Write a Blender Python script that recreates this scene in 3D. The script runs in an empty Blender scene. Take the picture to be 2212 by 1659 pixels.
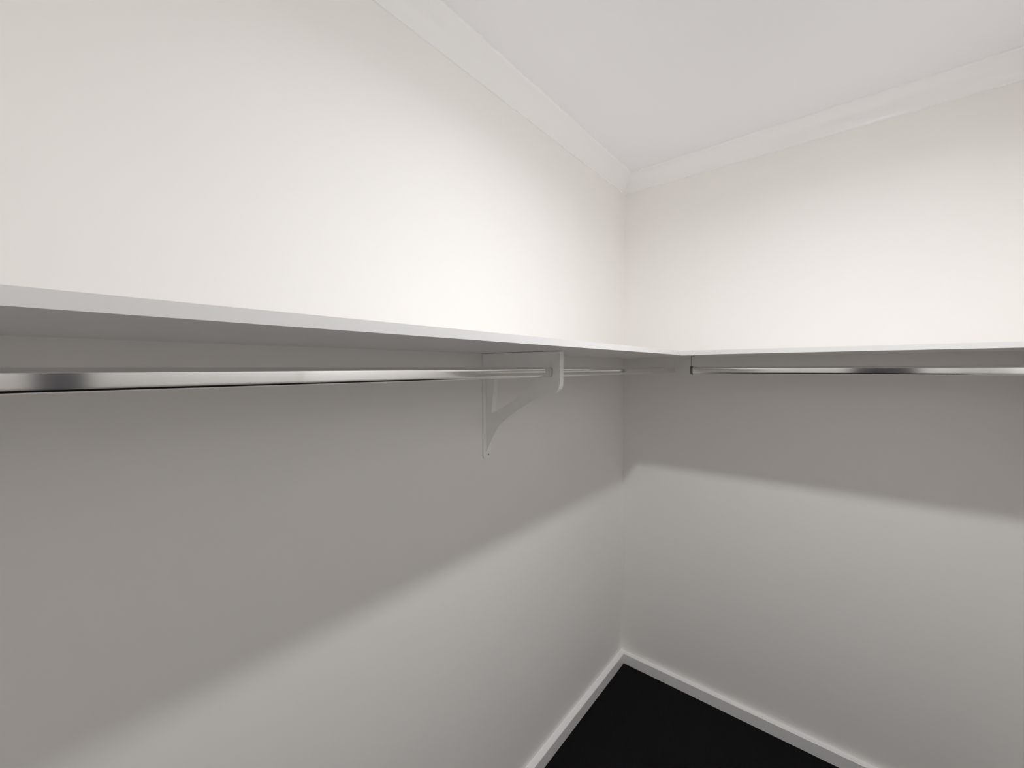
import bpy, bmesh, math
from mathutils import Vector, Matrix

S = bpy.context.scene
COL = S.collection

# ---------------------------------------------------------------- camera
fwd = Vector((-0.636424, 0.770350, -0.038985))
right = Vector((0.771007, 0.636820, -0.002936))
up = Vector((-0.022565, 0.031927, 0.999236))
cam_data = bpy.data.cameras.new('camera')
cam_data.sensor_fit = 'HORIZONTAL'
cam_data.sensor_width = 36.0
cam_data.lens = 878.49 / 2212.0 * 36.0
cam_data.clip_start = 0.01
cam = bpy.data.objects.new('camera', cam_data)
COL.objects.link(cam)
right = (right - fwd * right.dot(fwd.normalized())).normalized()
fwd.normalize()
up = right.cross(fwd)
m = Matrix((right, up, -fwd)).transposed().to_4x4()
m.translation = (0.9658, -2.14475, 1.66418)
cam.matrix_world = m
S.camera = cam

# ---------------------------------------------------------------- world, exposure
W = bpy.data.worlds.new('world')
S.world = W
W.use_nodes = True
W.node_tree.nodes['Background'].inputs['Color'].default_value = (0.045, 0.043, 0.047, 1)
W.node_tree.nodes['Background'].inputs['Strength'].default_value = 1.0
S.view_settings.view_transform = 'Standard'
S.view_settings.look = 'None'
S.view_settings.gamma = 1.0
S.view_settings.use_curve_mapping = False
S.view_settings.exposure = 0.0
LAMP_STRENGTH = 260.0                 # glow of the diffuser face
LAMP_POWER = 8.3                     # its beam, watts
LAMP_SPREAD = 160.0
S.cycles.max_bounces = 16
S.cycles.diffuse_bounces = 12

# ---------------------------------------------------------------- dimensions (metres)
ROOM_X, ROOM_Y = 1.55, -2.50          # left wall at x=0, far right-hand wall at y=0
CEIL = 2.6885
SHELF_Z, SHELF_T, SHELF_D = 1.7147, 0.0165, 0.45
LX, LY = 1.077, -1.207                # the downlight

# ---------------------------------------------------------------- materials
def mat(name, base, rough=0.6, metal=0.0, spec=0.5, var=0.0, scale=40.0, bump=0.0, bscale=300.0, coat=0.0):
    mt = bpy.data.materials.new(name)
    mt.use_nodes = True
    nt = mt.node_tree
    b = nt.nodes['Principled BSDF']
    b.inputs['Base Color'].default_value = (*base, 1)
    b.inputs['Roughness'].default_value = rough
    b.inputs['Metallic'].default_value = metal
    b.inputs['Specular IOR Level'].default_value = spec
    b.inputs['Coat Weight'].default_value = coat
    tc = nt.nodes.new('ShaderNodeTexCoord')
    if var > 0:
        n = nt.nodes.new('ShaderNodeTexNoise')
        n.inputs['Scale'].default_value = scale
        n.inputs['Detail'].default_value = 4
        nt.links.new(tc.outputs['Object'], n.inputs['Vector'])
        r = nt.nodes.new('ShaderNodeValToRGB')
        r.color_ramp.elements[0].position = 0.3
        r.color_ramp.elements[1].position = 0.7
        r.color_ramp.elements[0].color = (*[c * (1 - var) for c in base], 1)
        r.color_ramp.elements[1].color = (*[min(1, c * (1 + var)) for c in base], 1)
        nt.links.new(n.outputs['Fac'], r.inputs['Fac'])
        nt.links.new(r.outputs['Color'], b.inputs['Base Color'])
    if bump > 0:
        n2 = nt.nodes.new('ShaderNodeTexNoise')
        n2.inputs['Scale'].default_value = bscale
        n2.inputs['Detail'].default_value = 3
        nt.links.new(tc.outputs['Object'], n2.inputs['Vector'])
        bp = nt.nodes.new('ShaderNodeBump')
        bp.inputs['Strength'].default_value = bump
        bp.inputs['Distance'].default_value = 0.001
        nt.links.new(n2.outputs['Fac'], bp.inputs['Height'])
        nt.links.new(bp.outputs['Normal'], b.inputs['Normal'])
    return mt

M_WALL = mat('wall_paint', (0.90, 0.877, 0.857), 0.75, var=0.006, scale=3, bump=0.06, bscale=500)
M_CEIL = mat('ceiling_paint', (0.90, 0.892, 0.905), 0.9, var=0.004, scale=3)
M_TRIM = mat('trim_gloss_paint', (0.92, 0.91, 0.905), 0.25, var=0.004, scale=5)
M_SHELF = mat('white_melamine', (0.79, 0.785, 0.785), 0.4, var=0.008, scale=8, bump=0.03, bscale=900)
M_BRACKET = mat('white_powder_coat', (0.93, 0.92, 0.91), 0.35, var=0.01, scale=60)
M_CHROME = mat('polished_chrome', (0.86, 0.85, 0.84), 0.11, metal=1.0, var=0.01, scale=20)
M_DARK = mat('screw_recess', (0.03, 0.028, 0.025), 0.5, var=0.1, scale=200)
M_SOCKET = mat('grey_zinc_socket', (0.20, 0.195, 0.19), 0.35, metal=0.6, var=0.03, scale=60)
M_CARPET = mat('charcoal_carpet', (0.0092, 0.0088, 0.0098), 1.0, spec=0.1, var=0.45, scale=260, bump=1.0, bscale=420)
M_STRIP = mat('dull_zinc_strip', (0.36, 0.35, 0.34), 0.45, metal=0.3, var=0.03, scale=60)
M_DOOR = mat('white_door_paint', (0.78, 0.77, 0.75), 0.45, var=0.005, scale=4)

def lamp_mat():
    mt = bpy.data.materials.new('led_diffuser')
    mt.use_nodes = True
    nt = mt.node_tree
    b = nt.nodes['Principled BSDF']
    b.inputs['Base Color'].default_value = (0.8, 0.8, 0.8, 1)
    b.inputs['Emission Color'].default_value = (0.978, 1.0, 1.005, 1)
    b.inputs['Emission Strength'].default_value = LAMP_STRENGTH
    return mt
M_LAMP = lamp_mat()

# ---------------------------------------------------------------- helpers
def link(name, bm, material, parent=None, kind=None, smooth=False, bevel=0.0, seg=2):
    if bevel > 0:
        es = [e for e in bm.edges if len(e.link_faces) == 2 and e.calc_face_angle(0) > 0.6]
        bmesh.ops.bevel(bm, geom=es, offset=bevel, segments=seg, affect='EDGES', profile=0.5)
    bmesh.ops.recalc_face_normals(bm, faces=bm.faces)
    me = bpy.data.meshes.new(name)
    bm.to_mesh(me)
    bm.free()
    me.materials.append(material)
    if smooth:
        for p in me.polygons:
            p.use_smooth = True
        me.set_sharp_from_angle(angle=math.radians(35))
    o = bpy.data.objects.new(name, me)
    COL.objects.link(o)
    if parent:
        o.parent = parent
        o.matrix_parent_inverse = parent.matrix_basis.inverted()
    if kind:
        o['kind'] = kind
    return o

def box(bm, x0, x1, y0, y1, z0, z1):
    v = [bm.verts.new((x, y, z)) for z in (z0, z1) for y in (y0, y1) for x in (x0, x1)]
    for f in ((0, 2, 3, 1), (4, 5, 7, 6), (0, 1, 5, 4), (2, 6, 7, 3), (0, 4, 6, 2), (1, 3, 7, 5)):
        bm.faces.new([v[i] for i in f])

def boxes(*bs):
    bm = bmesh.new()
    for b in bs:
        box(bm, *b)
    return bm

def thing(name, label, cat, loc):
    o = bpy.data.objects.new(name, None)
    COL.objects.link(o)
    o.location = loc
    o.empty_display_size = 0.05
    o['label'] = label
    o['category'] = cat
    return o

def tag(o, label, cat, group=None):
    o['label'] = label
    o['category'] = cat
    if group:
        o['group'] = group

def struct(name, bm, material, **k):
    return link(name, bm, material, kind='structure', **k)

# ---------------------------------------------------------------- room shell
T = 0.1
struct('floor', boxes((-T, ROOM_X + T, ROOM_Y - T, T, -0.1, 0)), M_CARPET)
bmc = boxes((-T, ROOM_X + T, ROOM_Y - T, T, CEIL, CEIL + 0.1))
struct('ceiling', bmc, M_CEIL)
struct('wall_left', boxes((-T, 0, ROOM_Y - T, T, 0, CEIL)), M_WALL)
struct('wall_right', boxes((0, ROOM_X + T, 0, T, 0, CEIL)), M_WALL)
BX0, BX1 = 0.54, 1.36                # unseen doorway, placed for the dark patch it reflects in the right rod
struct('wall_behind', boxes((0, BX0, ROOM_Y - T, ROOM_Y, 0, CEIL),
                            (BX1, ROOM_X + T, ROOM_Y - T, ROOM_Y, 0, CEIL),
                            (BX0, BX1, ROOM_Y - T, ROOM_Y, 2.04, CEIL)), M_WALL)
struct('added_door_2', boxes((BX0, 0.978, ROOM_Y - 0.07, ROOM_Y - 0.03, 0.008, 2.04)), M_DOOR)  # added panel, narrows the opening to the width of the dark reflection
DY0, DY1, DH = -2.125, -1.30, 2.04      # added opening opposite the left wall, for a dark reflection in the left rod
struct('wall_opposite', boxes((ROOM_X, ROOM_X + T, ROOM_Y, DY0, 0, CEIL),
                              (ROOM_X, ROOM_X + T, DY1, 0, 0, CEIL),
                              (ROOM_X, ROOM_X + T, DY0, DY1, DH, CEIL)), M_WALL)
# unseen added door, gap left so the rod mirrors a dark strip
struct('added_door_1', boxes((ROOM_X + 0.03, ROOM_X + 0.07, -1.992, DY1, 0.008, DH)), M_DOOR)

def sweep(bm, prof, side):
    """prof: list of (out, z) from a wall; side says which wall; mitred at the room's corners"""
    rings = []
    for end in (0, 1):
        ring = []
        for p, z in prof:
            if side == 'left':
                ring.append((p, -p if end else ROOM_Y + p, z))
            elif side == 'right':
                ring.append((ROOM_X - p if end else p, -p, z))
            elif side == 'behind':
                ring.append((ROOM_X - p if end else p, ROOM_Y + p, z))
            else:
                ring.append((ROOM_X - p, -p if end else ROOM_Y + p, z))
        rings.append([bm.verts.new(c) for c in ring])
    n = len(prof)
    for i in range(n):
        j = (i + 1) % n
        bm.faces.new((rings[0][i], rings[0][j], rings[1][j], rings[1][i]))
    bm.faces.new(rings[0])
    bm.faces.new(list(reversed(rings[1])))

# coved cornice: square lip on the wall, concave cove, square lip under the ceiling
CD, CP = 0.0780, 0.0725
LIP = 0.0100
prof = [(0, CEIL), (0, CEIL - CD), (0.0060, CEIL - CD), (0.0066, CEIL - CD + 0.0010)]
pa, pc, pb = (0.0068, CEIL - CD + 0.0050), (0.0150, CEIL - 0.0230), (CP - 0.0085, CEIL - LIP - 0.0008)
for i in range(15):
    t = i / 14
    prof.append(tuple((1 - t) ** 2 * pa[d] + 2 * t * (1 - t) * pc[d] + t * t * pb[d] for d in (0, 1)))
for k in range(9):                      # rounded nose of the lip
    a = -math.pi / 2 + math.pi / 2 * k / 8
    prof.append((CP - 0.0065 + 0.0065 * math.cos(a), CEIL - LIP + 0.0065 + 0.0065 * math.sin(a)))
prof.append((CP, CEIL))
for i, s in enumerate(('left', 'right', 'behind', 'opposite')):
    bm = bmesh.new()
    sweep(bm, prof, s)
    struct('trim_%d' % (i + 1), bm, M_TRIM, smooth=True)

SKH, SKT = 0.0560, 0.0275
sprof = [(0, 0), (SKT, 0), (SKT, SKH - 0.002), (SKT - 0.002, SKH), (0, SKH)]
for s in ('left', 'right'):
    bm = bmesh.new()
    sweep(bm, sprof, s)
    struct('baseboard_' + s, bm, M_TRIM)
struct('baseboard_opposite', boxes((ROOM_X - SKT, ROOM_X, DY1, -SKT, 0, SKH)), M_TRIM)
struct('baseboard_behind', boxes((SKT, BX0, ROOM_Y, ROOM_Y + SKT, 0, SKH), (BX1, ROOM_X, ROOM_Y, ROOM_Y + SKT, 0, SKH)), M_TRIM)

# ---------------------------------------------------------------- downlight (the lamp that lights the robe, just above the frame)
def disc_rings(bm, rings, seg=48):
    """rings: list of (radius, z); closed at the last ring with a fan"""
    prev = None
    for r, z in rings:
        cur = [bm.verts.new((LX + r * math.cos(2 * math.pi * k / seg), LY + r * math.sin(2 * math.pi * k / seg), z)) for k in range(seg)]
        if prev:
            for k in range(seg):
                bm.faces.new((prev[k], prev[(k + 1) % seg], cur[(k + 1) % seg], cur[k]))
        prev = cur
    return prev

lamp = thing('downlight', 'small round white ceiling downlight above the middle of the robe', 'light', (LX, LY, CEIL))
bm = bmesh.new()
disc_rings(bm, [(0.058, CEIL), (0.058, CEIL - 0.003), (0.055, CEIL - 0.004), (0.047, CEIL - 0.004), (0.045, CEIL - 0.001)])
link('bezel', bm, M_TRIM, lamp, smooth=True)
bm = bmesh.new()
last = disc_rings(bm, [(0.0452, CEIL - 0.0012), (0.0440, CEIL - 0.0045), (0.038, CEIL - 0.0056), (0.012, CEIL - 0.0062)])
bm.faces.new(last)
link('diffuser', bm, M_LAMP, lamp)
ld = bpy.data.lights.new('beam', 'AREA')
ld.shape = 'DISK'
ld.size = 0.080
ld.energy = LAMP_POWER
ld.color = (0.978, 1.0, 1.005)
ld.spread = math.radians(LAMP_SPREAD)
lo = bpy.data.objects.new('beam', ld)
COL.objects.link(lo)
lo.parent = lamp
lo.location = (0, 0, -0.0085)

# ---------------------------------------------------------------- shelves
o = link('wardrobe_shelf', boxes((0, SHELF_D, ROOM_Y, 0, SHELF_Z, SHELF_Z + SHELF_T)), M_SHELF, bevel=0.0006)
tag(o, 'long white melamine shelf board along the left wall, nearest the camera', 'shelf')
o = link('wardrobe_shelf', boxes((SHELF_D, ROOM_X, -SHELF_D, 0, SHELF_Z, SHELF_Z + SHELF_T)), M_SHELF, bevel=0.0006)
tag(o, 'white melamine shelf board along the right wall, butting into the corner', 'shelf')
# thin white joining strip wrapped round the inner corner of the two boards
bm = boxes((SHELF_D - 0.0016, SHELF_D + 0.045, -SHELF_D - 0.0014, -SHELF_D, SHELF_Z - 0.0016, SHELF_Z + SHELF_T),
           (SHELF_D, SHELF_D + 0.0014, -SHELF_D - 0.055, -SHELF_D - 0.0014, SHELF_Z - 0.0016, SHELF_Z + SHELF_T))
o = link('corner_strip', bm, M_SHELF)
tag(o, 'short white joining strip at the inner corner where both shelves meet', 'strip')

# ---------------------------------------------------------------- oval hanging rods
def rod_profile(h=0.030, w=0.0155, n=20):
    """flat-sided oval, (across, height)"""
    r = w / 2
    s = h / 2 - r
    pts = []
    for k in range(n + 1):
        a = math.pi * k / n
        pts.append((r * math.cos(a), s + r * math.sin(a)))
    for k in range(n + 1):
        a = math.pi + math.pi * k / n
        pts.append((r * math.cos(a), -s + r * math.sin(a)))
    return pts

def oval_tube(bm, prof, axis, c, z, a, b, inner=None):
    def pt(p, t):
        return (c + p[0], t, z + p[1]) if axis == 'y' else (t, c + p[0], z + p[1])
    A = [bm.verts.new(pt(p, a)) for p in prof]
    B = [bm.verts.new(pt(p, b)) for p in prof]
    n = len(prof)
    for i in range(n):
        bm.faces.new((A[i], A[(i + 1) % n], B[(i + 1) % n], B[i]))
    if inner is None:
        bm.faces.new(A)
        bm.faces.new(B)
    else:
        A2 = [bm.verts.new(pt(p, a)) for p in inner]
        B2 = [bm.verts.new(pt(p, b)) for p in inner]
        for i in range(n):
            j = (i + 1) % n
            bm.faces.new((A2[i], A2[j], B2[j], B2[i]))
            bm.faces.new((A[i], A[j], A2[j], A2[i]))
            bm.faces.new((B[i], B[j], B2[j], B2[i]))

ROD_C, ROD_Z = 0.2705, 1.6517
RR_C, RR_Z = -0.2700, 1.6530
bm = bmesh.new()
oval_tube(bm, rod_profile(), 'y', ROD_C, ROD_Z, ROOM_Y, 0.0)
o = link('hanging_rod', bm, M_CHROME, smooth=True)
tag(o, 'oval chrome hanging rod under the left shelf, running through the white bracket', 'rod')
bm = bmesh.new()
oval_tube(bm, rod_profile(), 'x', RR_C, RR_Z, 0.4385, ROOM_X)
o = link('hanging_rod', bm, M_CHROME, smooth=True)
tag(o, 'oval chrome hanging rod under the right shelf, its end near the corner', 'rod')

# ---------------------------------------------------------------- small drop support at the end of the right rod
sup = thing('rod_support', 'thin dark rod end support hanging under the shelf near the corner', 'support', (0.436, RR_C, SHELF_Z))
bm = bmesh.new()
oval_tube(bm, rod_profile(0.0345, 0.0200), 'x', RR_C, RR_Z, 0.4330, 0.4430, inner=rod_profile(0.0302, 0.0157))
link('socket', bm, M_SOCKET, sup, smooth=True)
link('hanger_strip', boxes((0.4358, 0.4370, RR_C - 0.005, RR_C + 0.005, RR_Z + 0.0168, SHELF_Z - 0.0015)), M_STRIP, sup)
bm = boxes((0.4355, 0.4475, RR_C - 0.009, RR_C + 0.009, SHELF_Z - 0.0016, SHELF_Z))
link('foot_plate', bm, M_SOCKET, sup)
bm = bmesh.new()
bmesh.ops.create_cone(bm, cap_ends=True, segments=16, radius1=0.0022, radius2=0.0022, depth=0.003,
                      matrix=Matrix.Translation((0.4400, RR_C, RR_Z - 0.0180)))
link('set_screw', bm, M_DARK, sup)

# ---------------------------------------------------------------- pressed metal shelf bracket
PY = -1.1200                                    # plane of the gusset plate
br = thing('shelf_bracket', 'white pressed metal shelf bracket with curved gusset and rod hook on the left wall', 'bracket', (0, PY, 1.52))

def plate(outer, holes, y0, y1):
    """flat plate in the x-z plane, with holes, between y0 and y1"""
    bm = bmesh.new()
    def loop(pts):
        vs = [bm.verts.new((x, y0, z)) for x, z in pts]
        return [bm.edges.new((vs[i], vs[(i + 1) % len(vs)])) for i in range(len(vs))]
    es = loop(outer)
    for h in holes:
        es += loop(h)
    bmesh.ops.triangle_fill(bm, use_beauty=True, use_dissolve=False, edges=es)
    r = bmesh.ops.extrude_face_region(bm, geom=list(bm.faces))
    bmesh.ops.translate(bm, vec=(0, y1 - y0, 0), verts=[g for g in r['geom'] if isinstance(g, bmesh.types.BMVert)])
    return bm

def spline(pts, n=8):
    out = []
    P = [pts[0]] + pts + [pts[-1]]
    for i in range(1, len(P) - 2):
        for k in range(n):
            t = k / n
            out.append(tuple(0.5 * ((2 * P[i][d]) + (-P[i - 1][d] + P[i + 1][d]) * t +
                       (2 * P[i - 1][d] - 5 * P[i][d] + 4 * P[i + 1][d] - P[i + 2][d]) * t * t +
                       (-P[i - 1][d] + 3 * P[i][d] - 3 * P[i + 1][d] + P[i + 2][d]) * t ** 3) for d in (0, 1)))
    out.append(pts[-1])
    return out

ZT = SHELF_Z - 0.0020
lower = spline([(0.002, 1.372), (0.020, 1.404), (0.041, 1.440), (0.069, 1.476), (0.127, 1.518), (0.172, 1.545), (0.215, 1.566), (0.262, 1.583)])
outer = [(0.0020, ZT)] + lower + [(0.282, 1.589), (0.296, 1.600), (0.3015, 1.612), (0.3015, ZT)]
slot = [(ROD_C + p[0] * 1.06, ROD_Z + p[1] * 1.04) for p in rod_profile(n=12)]
cut = [(0.044, 1.636), (0.028, 1.520), (0.0295, 1.5115)] + spline([(0.040, 1.513), (0.085, 1.536), (0.140, 1.568), (0.180, 1.598), (0.197, 1.622)], 6) + [(0.198, 1.632), (0.193, 1.637)]
link('gusset', plate(outer, [slot, cut], PY - 0.0010, PY + 0.0010), M_BRACKET, br)
# folded lip behind the straight side of the opening
bm = bmesh.new()
q = [(0.0450, 1.636), (0.0288, 1.5160), (0.0270, 1.5160), (0.0432, 1.636)]
va = [bm.verts.new((x, PY + 0.0010, z)) for x, z in q]
vb = [bm.verts.new((x, PY + 0.0190, z)) for x, z in q]
for i in range(4):
    bm.faces.new((va[i], va[(i + 1) % 4], vb[(i + 1) % 4], vb[i]))
bm.faces.new(va)
bm.faces.new(vb)
link('folded_lip', bm, M_BRACKET, br)

# wall leg: a flat strip with rounded foot, two screws
def strip_yz(y0, y1, z0, z1, x0, x1, r):
    bm = bmesh.new()
    pts = [(y0, z1), (y1, z1)]
    for k in range(7):
        a = -math.pi / 2 * k / 6
        pts.append((y1 - r + r * math.cos(a), z0 + r + r * math.sin(a)))
    for k in range(7):
        a = -math.pi / 2 - math.pi / 2 * k / 6
        pts.append((y0 + r + r * math.cos(a), z0 + r + r * math.sin(a)))
    A = [bm.verts.new((x0, y, z)) for y, z in pts]
    B = [bm.verts.new((x1, y, z)) for y, z in pts]
    n = len(pts)
    for i in range(n):
        bm.faces.new((A[i], A[(i + 1) % n], B[(i + 1) % n], B[i]))
    bm.faces.new(A)
    bm.faces.new(B)
    return bm
link('wall_leg', strip_yz(PY - 0.0150, PY + 0.0240, 1.3500, SHELF_Z - 0.0015, 0.0011, 0.0034, 0.009), M_BRACKET, br)
# shelf leg: flat strip under the board
link('shelf_leg', boxes((0.0030, 0.310, PY - 0.0150, PY + 0.0240, ZT - 0.0014, SHELF_Z - 0.0012)), M_BRACKET, br, bevel=0.0005)
# front hook: a doubled strap beside the rod and a flange that curls under it
path = [(0.3030, ZT), (0.3030, 1.6640), (0.3030, 1.6180), (0.3020, 1.6100), (0.2985, 1.6020), (0.2930, 1.5950), (0.2860, 1.5900), (0.2780, 1.5870)]
bm = bmesh.new()
prev = None
n = len(path)
for i, (x, z) in enumerate(path):
    a = path[max(0, i - 1)]
    b = path[min(n - 1, i + 1)]
    d = Vector((b[0] - a[0], b[1] - a[1])).normalized()
    nx, nz = -d.y * 0.0011, d.x * 0.0011
    w = 0.0205 if i < n - 3 else 0.0205 - 0.005 * (i - n + 4)
    ring = [bm.verts.new((x + s * nx, y, z + s * nz)) for s, y in ((1, PY - 0.0010), (1, PY - 0.0010 + w), (-1, PY - 0.0010 + w), (-1, PY - 0.0010))]
    if prev:
        for k in range(4):
            bm.faces.new((prev[k], prev[(k + 1) % 4], ring[(k + 1) % 4], ring[k]))
    else:
        bm.faces.new(ring)
    prev = ring
bm.faces.new(prev)
link('hook', bm, M_BRACKET, br)
strap = [(0.2800, ZT), (0.3010, ZT), (0.3010, 1.6120), (0.2970, 1.6040), (0.2800, 1.6120)]
link('hook_strap', plate(strap, [], PY - 0.0024, PY - 0.0010), M_BRACKET, br)

def screw(x, y, z):
    bm = bmesh.new()
    bmesh.ops.create_cone(bm, cap_ends=True, segments=12, radius1=0.0024, radius2=0.0019, depth=0.0012,
                          matrix=Matrix.Translation((x, y, z)) @ Matrix.Rotation(math.pi / 2, 4, 'Y'))
    o = link('screw', bm, M_DARK, br)
    o['label'] = 'dark screw'
screw(0.0039, PY + 0.0095, 1.3640)
screw(0.0039, PY + 0.0095, 1.6780)
